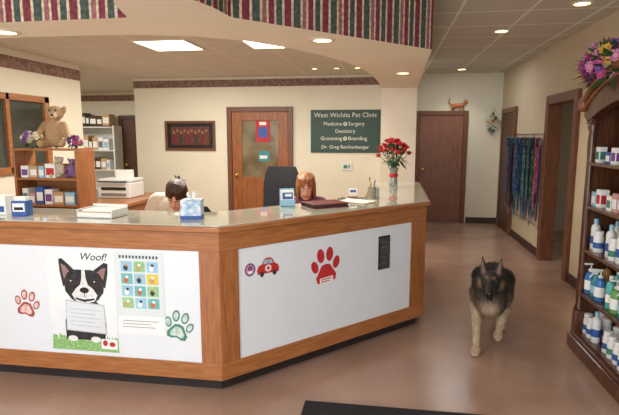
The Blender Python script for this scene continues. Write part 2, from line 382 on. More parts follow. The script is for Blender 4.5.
pc=Vector((-.98,2.8))+Vector((.69,.722))*1.32+Vector((-.722,.69))*.80
desk((pc.x,pc.y,0),ANG,.9,.45,'angled oak work desk behind the counter')
desk((-3.55,5.9,0),90,2.3,.7,'oak side desk along the office wall')
# ---------------------------------------------------------------- posters and decals on the counter
OFF=-.007
s_=.463/67; pm=FL@T(-2.126,.227,OFF)@SC(s_,.661/99,1)
m=MB()
PBG=mat('poster_background',(226,230,234),.7,c2=(242,243,242),scale=4)
m.box(0,67,0,99,0,.0015,PBG,pm)
def Y(v): return 99-v
GRYP=mat('soft_grey_print',(188,192,198),.7,var=.05); DGP=mat('dark_grey_print',(58,54,56),.6,var=.3,scale=50)
FURP=mat('fur_print',(56,54,58),.6,c2=(18,17,19),scale=26)
WFUR=mat('white_fur_print',(240,240,238),.7,c2=(208,208,210),scale=36)
rp=random.Random(11)
gt=[(0,0),(67,0)]+[(67-i*1.2,12+rp.uniform(-3,3)+(3 if i%2 else 0)) for i in range(56)]
m.flat(gt,GRASS,pm,.0022)
m.flat([(15,Y(70)),(19,Y(56)),(27,Y(46)),(45,Y(46)),(53,Y(56)),(56,Y(72)),(54,Y(88)),(15,Y(88))],FURP,pm,.003)
m.flat([(15,Y(36)),(12.5,Y(20)),(12,Y(9)),(15,Y(8)),(22,Y(14)),(30,Y(22))],FURP,pm,.0034)
m.flat([(57,Y(36)),(60,Y(21)),(60.5,Y(12)),(57,Y(11)),(50,Y(16)),(42,Y(22))],FURP,pm,.0034)
m.flat([(16.5,Y(28)),(14,Y(13)),(18,Y(15)),(22.5,Y(21))],mat('ear_inner_print',(150,116,114),.6,var=.1),pm,.0036).flat([(55.5,Y(28)),(58.5,Y(16)),(54,Y(17)),(49.5,Y(21))],mat('ear_inner_print',(150,116,114)),pm,.0036)
m.flat([(16,Y(30)),(20,Y(22)),(28,Y(18.5)),(44,Y(18.5)),(52,Y(22)),(56,Y(31)),(55,Y(40)),(49,Y(48)),(36,Y(51)),(23,Y(48)),(17,Y(40))],FURP,pm,.004)
m.flat([(34.6,Y(18.5)),(37.8,Y(18.5)),(38.2,Y(27)),(40,Y(33)),(45,Y(37)),(49,Y(43)),(46,Y(49)),(36,Y(52)),(27,Y(49)),(23.5,Y(43)),(28,Y(37)),(32.4,Y(33)),(34,Y(27))],WFUR,pm,.0045)
for ex in (24.5,48):
    m.ellip(ex,Y(31),4.4,4.0,DGP,pm,.0048).ellip(ex,Y(31),3.8,3.6,BLKP,pm,.0052).ellip(ex,Y(31.3),2.6,2.6,mat('eye_brown_print',(76,50,38),.5),pm,.0054).ellip(ex,Y(31.3),1.6,1.6,BLKP,pm,.0056).ellip(ex-1.2,Y(29.8),.7,.7,PAPER,pm,.0058)
m.ellip(36.3,Y(38.5),4.6,2.9,BLKP,pm,.005).flat([(35.9,Y(41)),(36.7,Y(41)),(36.7,Y(45)),(35.9,Y(45))],DGP,pm,.005)
m.flat([(27,Y(46)),(36,Y(47.6)),(46,Y(46)),(46,Y(47.6)),(36,Y(50)),(27,Y(47.6))],BLKP,pm,.005)
m.flat([(17,Y(48.5)),(55,Y(52)),(56,Y(81)),(16,Y(79))],GRYP,pm,.0056).flat([(17.8,Y(49.7)),(54.3,Y(53)),(55.2,Y(80)),(16.8,Y(78))],mat('sign_paper_grey',(216,222,228),.7,var=.03),pm,.0059)
for k in range(5): m.flat([(21,Y(57+k*4)),(51-k%2*6,Y(58+k*4)),(51-k%2*6,Y(58.5+k*4)),(21,Y(57.5+k*4))],mat('faint_ink',(170,175,185),.7),pm,.0064)
m.flat([(50,Y(86)),(66,Y(86)),(66,Y(96)),(50,Y(96))],PAPER,pm,.004).ellip(54,Y(90),2.4,3,RED,pm,.0045).ellip(61,Y(91),3,2.4,RED,pm,.0045)
m.ellip(22,Y(87),5,3,WFUR,pm,.0066).ellip(45,Y(87),5,3,WFUR,pm,.0066)
m.text('Woof!',10,BLKP,pm@T(46,Y(6),0),.003,.0003,shear=.3)
m.fin('dog_poster',at=(-1.9,2.79,.55),label='white poster of a black and white terrier on grass',cat='poster')
m=MB(); gx=FL@T(-1.655,.36,OFF)
W_,H_=.315,.53
POSB=mat('poster_cream',(216,224,226),.6,var=.03)
m.box(0,W_,0,H_,0,.0015,POSB,gx)
m.box(.0,W_,0,.12,.0015,.0019,mat('poster_pale',(234,238,240),.6),gx)
for k in range(12): m.box(.025+k*.022,.038+k*.022,H_-.04,H_-.022,.002,.0024,mat('title_ink',(60,80,84),.6),gx)
AQ=mat('aqua_print',(110,180,180),.6,var=.15,scale=50); LG=mat('lightgreen_print',(150,195,140),.6,var=.2,scale=50)
cols=[SKY,LG,SKY,AQ,SKY,YEL,SKY,AQ,LG,LG,SKY,AQ]
k=0
for r_ in range(4):
    for c_ in range(3):
        x=.035+c_*.085; y=H_-.125-r_*.078
        m.box(x,x+.074,y,y+.066,.0015,.0025,cols[k],gx); m.ellip(x+.032,y+.024,.015,.018,[DGP,TAN,PAPER,ORG][k%4],gx,.003); m.ellip(x+.038,y+.044,.010,.009,[TAN,PAPER,DGP,PAPER][k%4],gx,.0032); k+=1
m.box(.03,.27,.085,.089,.002,.0023,GREY,gx).box(.03,.22,.065,.069,.002,.0023,GREY,gx).box(.03,.25,.045,.049,.002,.0023,GREY,gx)
m.fin('picture_chart',at=(-1.5,2.79,.62),label='pale chart poster with grid of small coloured pictures',cat='poster')
def paw(F,x,y,h,c,inner,rot,name,label,lab=False):
    m=MB(); q=F@T(x,y,OFF)@RZ(rot)@SC(h,h,1)
    def pad(cx,cy,rx,ry,r_=0):
        m.ellip(cx,cy,rx,ry,c,q,.001,r_)
        if inner: m.ellip(cx,cy,rx*.66,ry*.7,inner,q,.0016,r_)
    main=[(0,.06),(.14,.03),(.24,-.12),(.34,-.27),(.30,-.42),(.16,-.44),(0,-.38),(-.16,-.44),(-.30,-.42),(-.34,-.27),(-.24,-.12),(-.14,.03)]
    m.flat(main,c,q,.001)
    if inner: m.flat([(a*.7,(b+.2)*.68-.2) for a,b in main],inner,q,.0016)
    pad(-.36,.04,.11,.17,20); pad(-.15,.3,.12,.19,6); pad(.15,.3,.12,.19,-6); pad(.36,.04,.11,.17,-20)
    if lab:
        m.box(-.22,.22,-.46,-.30,.001,.002,PAPER,q)
        for k in range(2): m.box(-.18,.17-.06*k,-.36-k*.06,-.33-k*.06,.002,.0024,RED,q)
    p=q.to_translation(); m.fin(name,at=tuple(p),label=label,cat='decal')
SPK=mat('speckle_pink',(210,150,145),.6,c2=(236,220,216),scale=40)
SPG=mat('speckle_green',(150,190,172),.6,c2=(225,232,228),scale=40)
DR=mat('faded_red_print',(168,72,66),.6,var=.2,scale=40)
paw(FL,-2.29,.52,.185,DR,SPK,-12,'paw_decal','faded red outlined paw print on the white panel')
paw(FL,-1.255,.43,.20,GRN,SPG,-14,'paw_decal','green outlined paw print on the white panel')
paw(FR,.83,.69,.27,RED,None,4,'paw_decal','solid red paw print with small white label',True)
m=MB(); q=FR@T(.215,.765,OFF)@SC(.85,.85,1)
m.ellip(.0,.0,.045,.05,PUR,q,.001).ellip(0,0,.034,.037,PINK,q,.0016).ellip(0,.010,.02,.018,PUR,q,.002).ellip(0,-.02,.022,.010,PAPER,q,.002)
m.fin('round_sticker',at=tuple(q.to_translation()),label='small round purple and pink sticker',cat='sticker')
m=MB(); q=FR@T(.35,.765,OFF)@SC(.8,.95,1)
m.flat([(-.10,-.045),(-.105,-.015),(-.09,.012),(-.06,.022),(-.042,.050),(-.02,.062),(.02,.062),(.042,.050),(.062,.018),(.092,.008),(.105,-.018),(.10,-.045)],RED,q,.001)
m.flat([(-.036,.046),(-.004,.052),(-.004,.022),(-.05,.022)],SKY,q,.0016).flat([(.004,.052),(.032,.046),(.048,.020),(.004,.022)],SKY,q,.0016)
m.ellip(0,-.010,.030,.024,PAPER,q,.0018).box(-.006,.006,-.026,.006,.0018,.0022,RED,q).box(-.018,.018,-.015,-.004,.0018,.0022,RED,q)
m.ellip(-.06,-.046,.020,.020,DGP,q,.0018).ellip(.06,-.046,.020,.020,DGP,q,.0018)
m.fin('van_sticker',at=tuple(q.to_translation()),label='rounded red and white cartoon car sticker',cat='sticker')
m=MB(); q=FR@T(1.41,.706,OFF)
m.box(-.06,.06,-.13,.13,0,.008,BLK,q,bev=.001).box(-.05,.05,-.12,.12,.008,.009,mat('card_dark',(40,44,44),.4,c2=(90,90,84),scale=30),q)
for k in range(5): m.box(-.035,.035-.012*(k%2),.08-k*.04,.084-k*.04,.009,.0095,GREY,q)
m.fin('framed_card',at=tuple(q.to_translation()),label='small black framed card fixed on white panel',cat='sign')
# ---------------------------------------------------------------- wall sign and pictures
e=E('clinic_sign','dark green clinic sign with cream lettering on wall','sign',(-.64,7.69,1.34))
MB().box(-1.17,-.11,1.34,1.985,.001,.02,SIGNG,FB,bev=.002).fin('board',e)
m=MB()
m.text('West Wichita Pet Clinic',.097,LETTER,FB@T(-.64,1.905,.02))
m.text('Medicine',.080,LETTER,FB@T(-.685,1.775,.02),align='RIGHT').text('Surgery',.080,LETTER,FB@T(-.595,1.775,.02),align='LEFT')
m.text('Dentistry',.080,LETTER,FB@T(-.64,1.665,.02))
m.text('Grooming',.080,LETTER,FB@T(-.685,1.555,.02),align='RIGHT').text('Boarding',.080,LETTER,FB@T(-.595,1.555,.02),align='LEFT')
m.text('Dr. Greg Reichenberger',.074,LETTER,FB@T(-.64,1.425,.02))
for z in (1.775,1.555):
    m.ellip(-.64,z,.030,.030,LETTER,FB,.0215); m.ellip(-.64,z-.006,.011,.009,SIGNG,FB,.0225)
    for dx,dz in ((-.013,.008),(0,.014),(.013,.008)): m.ellip(-.64+dx,z+dz,.005,.006,SIGNG,FB,.0225)
m.fin('lettering',e)
e=E('framed_picture','dark wood framed group photograph on cream wall','picture',(-3.12,7.69,1.36))
m=MB(); x0,x1,y0,y1=-3.54,-2.70,1.36,1.83
for a in [(x0,x1,y0,y0+.04),(x0,x1,y1-.04,y1),(x0,x0+.04,y0+.04,y1-.04),(x1-.04,x1,y0+.04,y1-.04)]: m.box(*a,.001,.03,BRW,FB)
m.fin('frame',e,bevel=.004)
m=MB().box(x0+.04,x1-.04,y0+.04,y1-.04,.001,.012,BLKP,FB).box(-3.44,-2.80,1.45,1.74,.012,.014,BROWNP,FB)
for k in range(10): m.ellip(-3.39+k*.06,1.65+.025*(k%2),.020,.026,mat('face_print',(150,104,82),.6),FB,.015); m.ellip(-3.39+k*.06,1.55+.02*(k%2),.032,.07,[DRED,BROWNP,DGP,BROWNP][k%4],FB,.0148)
m.fin('photo',e)
MB().box(-.69,-.53,1.07,1.19,.001,.02,WHT,FB,bev=.003).box(-.66,-.60,1.10,1.15,.02,.022,GRN,FB).box(-.59,-.56,1.10,1.16,.02,.022,GREY,FB).fin('thermostat',at=(-.61,7.69,1.07),label='small white thermostat on cream wall',cat='thermostat')
# ---------------------------------------------------------------- blobs
def segd(Pt,a,b,r0,r1):
    a=np.array(a);b=np.array(b);d=b-a;L=(d@d)+1e-9;t=np.clip(((Pt-a)@d)/L,0,1)
    return np.linalg.norm(Pt-(a+t[:,None]*d),axis=1)-(r0+(r1-r0)*t)
def blob(name,prims,material,parent,voxel=.01,smooth=3,post=None,k=90,label=None):
    m=MB()
    for p in prims:
        if p[0]=='c': m.cap(p[1],p[2],p[3],p[4],WHT)
        else: m.ell(p[1],p[2],WHT,rot=p[4] if len(p)>4 else None)
    me=bpy.data.meshes.new('tmp'); me.from_pydata([tuple(v) for v in m.v],[],m.f)
    bm=bmesh.new(); bm.from_mesh(me); bmesh.ops.recalc_face_normals(bm,faces=bm.faces[:]); bm.to_mesh(me); bm.free()
    o=bpy.data.objects.new('tmp',me); COL.objects.link(o)
    r=o.modifiers.new('r','REMESH'); r.mode='VOXEL'; r.voxel_size=voxel
    s=o.modifiers.new('s','SMOOTH'); s.factor=.5; s.iterations=smooth
    bpy.context.view_layer.update()
    nm=bpy.data.meshes.new_from_object(o.evaluated_get(bpy.context.evaluated_depsgraph_get()))
    bpy.data.objects.remove(o); bpy.data.meshes.remove(me)
    nm.name=name; N=len(nm.vertices); co=np.zeros(N*3); nm.vertices.foreach_get('co',co); co=co.reshape(-1,3)
    acc=np.zeros((N,3)); ws=np.zeros(N)
    for p in prims:
        if p[0]=='c': d=segd(co,p[1],p[2],p[3],p[4]); c=p[5]
        else:
            q=co-np.array(p[1]); rr=np.array(p[2])
            if len(p)>4: q=q@np.array(p[4].to_3x3())
            d=(np.linalg.norm(q/rr,axis=1)-1)*min(rr); c=p[3]
        wt=np.exp(-k*np.clip(d,-.03,.5)); acc+=wt[:,None]*np.array(lin(c)); ws+=wt
    col=acc/ws[:,None]
    if post: col=post(co,col)
    ca=nm.color_attributes.new('Col','FLOAT_COLOR','POINT'); ca.data.foreach_set('color',np.concatenate([col,np.ones((N,1))],1).ravel())
    nm.materials.clear(); nm.materials.append(material)
    nm.polygons.foreach_set('use_smooth',[True]*len(nm.polygons))
    ob=bpy.data.objects.new(name,nm); COL.objects.link(ob)
    if parent: ob.parent=parent
    if label: ob['label']=label
    WM[ob.name]=Matrix.Identity(4)
    return ob
FUR=vcol_mat('dog_fur',.6,.4,60,(1,1,.4),.25)
FURB=vcol_mat('dog_fur_strands',.6,0,90,(1,1,.5),.3)
SKIN=vcol_mat('skin',.5,.05,60,(1,1,1),.05)
CLOTH=vcol_mat('cloth',.85,.3,60,(1,1,1),.08)
HAIR=vcol_mat('hair',.45,.3,120,(1,1,.15),.25)
PLUSH=vcol_mat('plush',.95,.8,120,(1,1,1),.25)
def mir(pr):
    out=[]
    for p in pr:
        out.append(p)
        q=list(p); q[1]=(-p[1][0],p[1][1],p[1][2])
        if p[0]=='c': q[2]=(-p[2][0],p[2][1],p[2][2])
        out.append(tuple(q))
    return out
# ---------------------------------------------------------------- dog
BK=(20,18,19); TN=(128,102,78); CR=(178,154,126); GB=(62,52,45); MK=(14,13,14)
dog=E('dog','black and tan shepherd dog walking on the hall floor','dog',(.825,3.94,0),-13)
pr=[('e',(0,-.12,.40),(.120,.178,.160),GB),('c',(0,-.13,.425),(0,.14,.44),.126,.118,BK),('c',(0,.12,.445),(0,.34,.44),.104,.104,BK),
 ('e',(0,-.22,.385),(.088,.088,.13),TN),('e',(0,.36,.42),(.112,.12,.11),BK),('e',(0,.08,.36),(.085,.2,.085),TN),
 ('c',(0,-.16,.465),(0,-.285,.545),.105,.084,BK),('e',(0,-.275,.455),(.090,.055,.095),GB),('e',(0,-.285,.40),(.062,.04,.09),CR),
 ('e',(0,-.345,.592),(.072,.076,.060),(30,26,25)),
 ('c',(0,-.40,.565),(0,-.522,.530),.040,.030,MK),('c',(0,-.385,.528),(0,-.49,.502),.032,.022,MK),('e',(0,-.40,.598),(.030,.035,.018),MK)]
pr+=mir([('c',(.048,-.332,.632),(.066,-.328,.750),.032,.004,(26,23,23)),('c',(.049,-.355,.637),(.064,-.341,.720),.017,.004,(120,92,80)),('c',(.033,-.332,.637),(.056,-.328,.705),.020,.008,(26,23,23)),
 ('e',(.056,-.335,.552),(.035,.038,.042),(112,88,66)),('e',(.038,-.382,.552),(.022,.03,.03),(36,31,29)),('e',(.025,-.411,.614),(.009,.007,.006),(150,114,82)),
 ('c',(.085,-.13,.42),(.098,-.09,.32),.062,.047,TN)])
# planted fore leg reaching forward
pr+=[('c',(-.10,-.10,.33),(-.088,-.22,.19),.045,.031,CR),('c',(-.088,-.22,.19),(-.080,-.29,.07),.028,.024,CR),('e',(-.080,-.315,.030),(.036,.053,.030),CR),
 ('c',(-.096,-.36,.02),(-.096,-.34,.02),.014,.016,CR),('c',(-.072,-.365,.02),(-.072,-.34,.02),.014,.016,CR)]
# lifted fore leg
pr+=[('c',(.10,-.09,.33),(.082,-.18,.225),.045,.031,CR),('c',(.082,-.18,.225),(.070,-.13,.125),.028,.024,CR),('e',(.068,-.11,.092),(.032,.034,.048),CR)]
pr+=[('c',(.085,.34,.41),(.105,.22,.29),.087,.058,GB),('c',(.105,.22,.29),(.09,.34,.16),.05,.028,TN),('c',(.09,.34,.16),(.085,.28,.05),.027,.023,CR),('e',(.085,.25,.03),(.035,.055,.03),CR),
 ('c',(-.085,.36,.41),(-.105,.34,.28),.087,.058,GB),('c',(-.105,.34,.28),(-.09,.55,.19),.05,.028,TN),('c',(-.09,.55,.19),(-.088,.57,.06),.027,.023,CR),('e',(-.088,.545,.03),(.035,.055,.03),CR),
 ('c',(0,.44,.43),(0,.54,.33),.045,.05,BK),('c',(0,.54,.33),(.01,.60,.17),.05,.028,BK)]
def dogpost(co,col):
    z=co[:,2]; y=co[:,1]
    w=np.clip((z-(.36+.10*np.clip(y+.2,0,.3)))/.05,0,1)*np.clip((y+.19)/.05,0,1)*(y<.47)
    return col*(1-w[:,None])+w[:,None]*np.array(lin(BK))
db=blob('body',pr,FUR,dog,.0065,2,dogpost,k=200)
def fur(ob,parent,n,seed=1):
    me=ob.data; rd=random.Random(seed); ca=me.color_attributes['Col'].data
    vs=[];fs=[];cc=[]; polys=me.polygons; N=len(polys)
    for i in range(n):
        p=polys[rd.randrange(N)]; c=p.center.copy(); nn=p.normal.copy()
        if (c.y<-.35 and c.z>.50) or c.z>.635: continue
        L=.012 if c.z<.30 else .022
        if -.35<c.y<-.14 and c.z>.34: L=.032
        if c.y>.42 and c.z>.12: L=.04
        flow=Vector((0,.6,-.75))
        t=(nn*.40+(flow-nn*flow.dot(nn))*.95+Vector((rd.uniform(-.2,.2),rd.uniform(-.2,.2),rd.uniform(-.2,.2)))).normalized()*L*rd.uniform(.6,1.3)
        u=t.cross(nn)
        if u.length<1e-6: continue
        u.normalize(); w_=.0018
        k=len(vs); vs+=[c-u*w_,c+u*w_,c+t]; fs.append((k,k+1,k+2))
        col=Vector(ca[p.vertices[0]].color[:3])*rd.uniform(.7,1.3); cc+=[(*col,1)]*3
    m2=bpy.data.meshes.new('fur'); m2.from_pydata(vs,[],fs); a=m2.color_attributes.new('Col','FLOAT_COLOR','POINT'); a.data.foreach_set('color',np.array(cc).ravel())
    m2.materials.append(FURB); o=bpy.data.objects.new('fur',m2); COL.objects.link(o); o.parent=parent; o['kind']='stuff'
fur(db,dog,30000)
for sx in (-1,1):
    MB().ell((sx*.033,-.413,.588),(.010,.009,.009),mat('dog_eye',(120,74,32),.1)).ell((sx*.033,-.419,.588),(.006,.005,.006),BLKP).fin('eye',dog,local=True,smooth=True)
MB().ell((0,-.552,.540),(.018,.014,.014),mat('dog_nose',(14,13,13),.15)).fin('nose',dog,local=True,smooth=True)
# ---------------------------------------------------------------- people
SK=(228,182,156)
def person(loc,rz,label,sh,hc,hp,hy,hroll,shirt_c,hair_c,pants_c,tied=False,long=False,shz=1.0):
    e=E('person',label,'person',loc,rz)
    sx0,sy=sh
    H=T(*hc)@RZ(hy)@RY(hroll)@RX(hp)
    h3=lambda p: tuple(H@Vector(p)); HR=(RZ(hy)@RY(hroll)@RX(hp))
    body=[('e',(0,0,.56),(.165,.12,.11),SK),('c',(0,0,.6),(sx0*.6,sy*.6,.82),.115,.115,SK),('e',(sx0,sy,shz-.12),(.15,.1,.15),SK),('c',(sx0-.13,sy,shz),(sx0+.13,sy,shz),.052,.052,SK),
      ('c',(sx0,sy,shz+.01),h3((0,.03,-.05)),.05,.05,SK),
      ('e',h3((0,.012,.03)),(.076,.092,.092),SK,HR),('e',h3((0,-.028,-.045)),(.056,.062,.06),SK,HR),('c',h3((0,-.084,.012)),h3((0,-.102,-.018)),.008,.0125,SK),
      ('e',h3((0,-.065,-.085)),(.024,.022,.018),SK,HR),('e',h3((.078,.01,-.01)),(.011,.02,.03),SK,HR),('e',h3((-.078,.01,-.01)),(.011,.02,.03),SK,HR),
      ('e',h3((0,-.086,-.05)),(.024,.009,.008),(190,95,90),HR)]
    shirt=[('e',(0,0,.6),(.18,.135,.1),shirt_c),('c',(0,0,.62),(sx0*.6,sy*.6,.82),.13,.13,shirt_c),('e',(sx0,sy,shz-.12),(.168,.118,.16),shirt_c),('c',(sx0-.14,sy,shz-.005),(sx0+.14,sy,shz-.005),.062,.062,shirt_c)]
    pants=[('e',(0,.0,.55),(.175,.13,.09),pants_c)]
    for s in (-1,1):
        S_=(sx0+s*.165,sy,shz-.02); El=(s*.24,sy-.06,.80); Wr=(s*.13,-.40,.795)
        body+=[('c',S_,El,.048,.038,SK),('c',El,Wr,.037,.026,SK),('e',(s*.125,-.445,.787),(.038,.045,.015),SK)]
        shirt+=[('c',S_,tuple(Vector(S_).lerp(Vector(El),.8)),.062,.055,shirt_c)]
        for k_,(dx,ln) in enumerate([(-.028,.062),(-.009,.075),(.010,.07),(.028,.055)]):
            b0=(s*.125+dx,-.48,.788); b1=(s*.125+dx,-.48-ln*.5,.792); b2=(s*.125+dx,-.48-ln,.777)
            body+=[('c',b0,b1,.0095,.009,SK),('c',b1,b2,.009,.0075,SK)]
        body+=[('c',(s*.125-s*.03,-.43,.787),(s*.125-s*.06,-.47,.782),.011,.009,SK)]
        K_=(s*.12,-.40,.50); An=(s*.12,-.30,.10)
        body+=[('c',(s*.09,0,.54),K_,.08,.055,SK),('c',K_,An,.052,.036,SK),('c',An,(s*.125,-.42,.045),.036,.03,SK)]
        pants+=[('c',(s*.09,0,.54),K_,.092,.068,pants_c),('c',K_,(s*.12,-.31,.14),.064,.052,pants_c)]
        MB().cap((s*.12,-.28,.055),(s*.127,-.44,.04),.047,.042,BLK).fin('shoe',e,local=True,smooth=True)
    blob('body',body,SKIN,e,.008,2,k=200)
    blob('shirt',shirt,CLOTH,e,.012,3)
    blob('trousers',pants,CLOTH,e,.014,3)
    hr=[('e',h3((0,.024,.055)),(.087,.096,.092),hair_c,HR),('e',h3((0,.045,-.01)),(.082,.070,.080),hair_c,HR)]
    rd=random.Random(4)
    for k in range(34):
        a=R(16+k*(360-32)/33); sx_,cy_=math.sin(a),-math.cos(a)
        sh_=tuple(min(255,max(0,v*rd.uniform(.8,1.15))) for v in hair_c)
        p0=(.01*sx_,.01,.138); p1=(.072*sx_,.022+.080*cy_,.105); p2=(.086*sx_,.022+.092*cy_,.045 if cy_<-.6 else .03)
        hr+=[('c',h3(p0),h3(p1),.012,.014,sh_),('c',h3(p1),h3(p2),.014,.012,sh_)]
        if long and cy_>-.65:
            z3=-.125+rd.uniform(-.03,.02); p3=(.090*sx_+rd.uniform(-.010,.010),.024+.080*cy_,z3); hr+=[('c',h3(p2),h3(p3),.014,.008,sh_)]
        if tied and cy_>-.6: hr+=[('c',h3(p2),h3((.02*sx_,.115,.05)),.014,.012,sh_)]
    if tied:
        hr+=[('e',h3((0,.110,.07)),(.040,.038,.042),hair_c,HR)]
        for k in range(9): hr+=[('c',h3((0,.11,.07)),h3((rd.uniform(-.05,.05),.13+rd.uniform(-.02,.03),.10+rd.uniform(-.03,.03))),.012,.006,hair_c)]
    blob('hair',hr,HAIR,e,.0055,2,k=250)
    for s in (-1,1):
        MB().ell((0,0,0),(.012,.008,.006),PAPER,H@T(s*.03,-.076,.010)).ell((0,0,0),(.006,.004,.005),BLKP,H@T(s*.03,-.083,.008)).fin('eye',e,local=True,smooth=True)
        MB().cap((s*.018,-.086,.030),(s*.044,-.078,.031),.004,.003,mat('brow_dark',(64,42,32),.7) if tied else mat('brow_tan',(150,104,70),.7),H).fin('eyebrow',e,local=True,smooth=True)
person((-1.93,4.38,0),0,'seated person with tied brown hair and pale shirt, head bowed',(-.0,-.10),(.13,-.30,1.075),40,10,8,(222,212,194),(66,42,31),(60,62,80),tied=True,shz=1.03)
person((-.79,4.86,0),10,'seated person with reddish blond hair looking down at desk',(0,-.02),(0,-.09,1.10),22,0,0,(120,70,90),(158,100,64),(50,50,60),long=True,shz=.95)
# ---------------------------------------------------------------- office chairs
def chair(loc,rz,top,label):
    e=E('office_chair',label,'chair',loc,rz,group='office chairs behind the counter')
    MB().box(-.24,.24,-.23,.23,.38,.455,BLKF,bev=.03).fin('seat',e,local=True,smooth=True)
    m=MB(); n=9; W=.225; z0=.56; vs=[];fs=[]; nz=8
    for f in (0,1):
        for j in range(nz+1):
            tz=j/nz; hw=W*(1-.25*abs(2*tz-1)**4)
            for i in range(n):
                t=i/(n-1)*2-1; yy=.25+.035*(1-t*t)+(.03 if f else -.03)*(1-.6*max(abs(t),abs(2*tz-1))**4)+.06*tz
                vs.append((hw*t,yy,z0+(top-z0)*tz))
    st=(nz+1)*n
    for f in (0,1):
        for j in range(nz):
            for i in range(n-1):
                a=f*st+j*n+i; fs.append([a,a+1,a+n+1,a+n])
    for j in range(nz):
        a=j*n; fs.append([a,a+n,a+n+st,a+st]); a=j*n+n-1; fs.append([a,a+st,a+n+st,a+n])
    for i in range(n-1):
        fs.append([i,i+st,i+1+st,i+1]); a=nz*n+i; fs.append([a,a+1,a+1+st,a+st])
    m.add(vs,fs,BLKF); m.fin('backrest',e,local=True,smooth=True)
    MB().tube([(0,.05,.37),(0,.26,.40),(0,.315,.6)],.02,BLK).fin('back_support',e,local=True,smooth=True)
    MB().cyl((0,0,.09),(0,0,.38),.03,.025,GREY).fin('pole',e,local=True,smooth=True)
    m=MB()
    for k in range(5):
        a=R(72*k+18); m.cap((0,0,.1),(.26*math.cos(a),.26*math.sin(a),.075),.028,.018,BLK)
    m.fin('base',e,local=True,smooth=True)
    for k in range(5):
        a=R(72*k+18); MB().cyl((.26*math.cos(a)-.02*math.sin(a),.26*math.sin(a)+.02*math.cos(a),.03),(.26*math.cos(a)+.02*math.sin(a),.26*math.sin(a)-.02*math.cos(a),.03),.03,.03,BLK).fin('caster',e,local=True,smooth=True)
chair((-1.93,4.40,0),0,.9,'black office chair under the seated person in pale shirt')
chair((-.79,4.88,0),10,.9,'black office chair under the person with reddish hair')
chair((-1.27,5.45,0),-10,1.24,'empty tall black office chair behind the counter')
# ---------------------------------------------------------------- counter-top items
def on(name,label,cat,x,y,rz=0,z=ZT,group=None): return E(name,label,cat,(x,y,z),rz,group)
e=on('tissue_box','white and blue tissue box with tissue pulled up','tissue box',-1.24,3.05,12)
FLO=mat('tissue_pattern',(225,232,238),.6,c2=(120,160,200),scale=30)
MB().box(-.065,.065,-.065,.065,0,.12,FLO,bev=.004).box(-.0655,.0655,-.0655,.0655,.0,.022,BLUE).fin('carton',e,local=True)
m=MB()
for k in range(5):
    a=R(72*k); m.add([(.008*math.cos(a),.008*math.sin(a),.118),(.035*math.cos(a-.5),.035*math.sin(a-.5),.15),(.03*math.cos(a),.03*math.sin(a),.172),(.035*math.cos(a+.6),.035*math.sin(a+.6),.148)],[[0,1,2,3]],PAPER)
m.fin('tissue',e,local=True)
e=on('paper_tray','low cream paper tray with folded forms','tray',-1.85,3.02,-4)
MB().box(-.13,.13,-.09,.09,0,.008,WHT).box(-.13,.13,.082,.09,0,.07,WHT).box(-.13,-.122,-.09,.09,0,.055,WHT).box(.122,.13,-.09,.09,0,.055,WHT).box(-.13,.13,-.09,-.082,0,.035,WHT).fin('tray',e,local=True,bevel=.002)
MB().box(-.115,.11,-.075,.075,.009,.04,TAN).box(-.1,.115,-.07,.078,.04,.05,PAPER,RZ(4)).fin('paper_stack',e,local=True)
e=on('brochure_box','small dark blue brochure box','box',-2.40,2.97,8)
MB().box(-.05,.05,-.04,.04,0,.10,BLUE,bev=.003).box(-.04,.04,-.0415,-.04,.03,.085,PAPER).box(-.03,.03,-.042,-.0415,.04,.06,BLKP).fin('carton',e,local=True)
MB().box(-.038,.038,-.02,.03,.1,.125,PAPER).fin('leaflet',e,local=True)
e=on('brochure_box','white carton with blue print beside brochure box','box',-2.56,3.0,-5)
MB().box(-.05,.05,-.04,.04,0,.13,PAPER,bev=.003).box(-.04,.04,-.0415,-.04,.02,.06,BLUE).fin('carton',e,local=True)
pt=lambda s,d:(-.98+.69*s-.722*d,2.8+.722*s+.69*d)
x,y=pt(.80,.43)
e=on('brochure_holder','clear holder with white and blue leaflets','brochure holder',x,y,20)
MB().box(-.055,.055,-.03,.03,0,.006,SKY).box(-.055,.055,-.03,-.026,0,.05,SKY).box(-.055,.055,.02,.025,0,.13,SKY).fin('holder',e,local=True)
MB().box(-.048,.048,-.022,.018,.007,.12,PAPER).box(-.04,.04,-.023,-.022,.055,.105,BLUE).box(-.02,.03,-.0235,-.023,.075,.095,PAPER).fin('leaflet',e,local=True)
x,y=pt(1.03,.26)
e=on('binder','flat dark red binder lying on glass counter','binder',x,y,ANG-10)
MB().box(-.15,.15,-.11,.11,0,.006,DRED).box(-.15,.15,-.11,.11,.024,.03,DRED).box(-.15,.15,.104,.11,0,.03,DRED).fin('cover',e,local=True,bevel=.002)
MB().box(-.14,.14,-.1,.1,.007,.023,DGP).fin('paper_stack',e,local=True)
x,y=pt(1.38,.3)
e=on('clipboard','brown clipboard with sheet of paper','clipboard',x,y,ANG+15)
MB().box(-.11,.11,-.155,.155,0,.004,TAN,bev=.001).fin('board',e,local=True); MB().box(-.1,.1,-.145,.13,.005,.008,PAPER).fin('sheet',e,local=True); MB().box(-.04,.04,.12,.15,.009,.022,GREY,bev=.003).fin('clip',e,local=True)
x,y=pt(1.66,.40)
e=on('pen_cup','small clear cup holding pens','pen cup',x,y)
MB().lathe([(0,0),(.032,0),(.036,.09),(.033,.09),(.03,.005),(0,.005)],mat('cup_smoke',(150,140,120),.2,var=.05)).fin('cup',e,local=True,smooth=True)
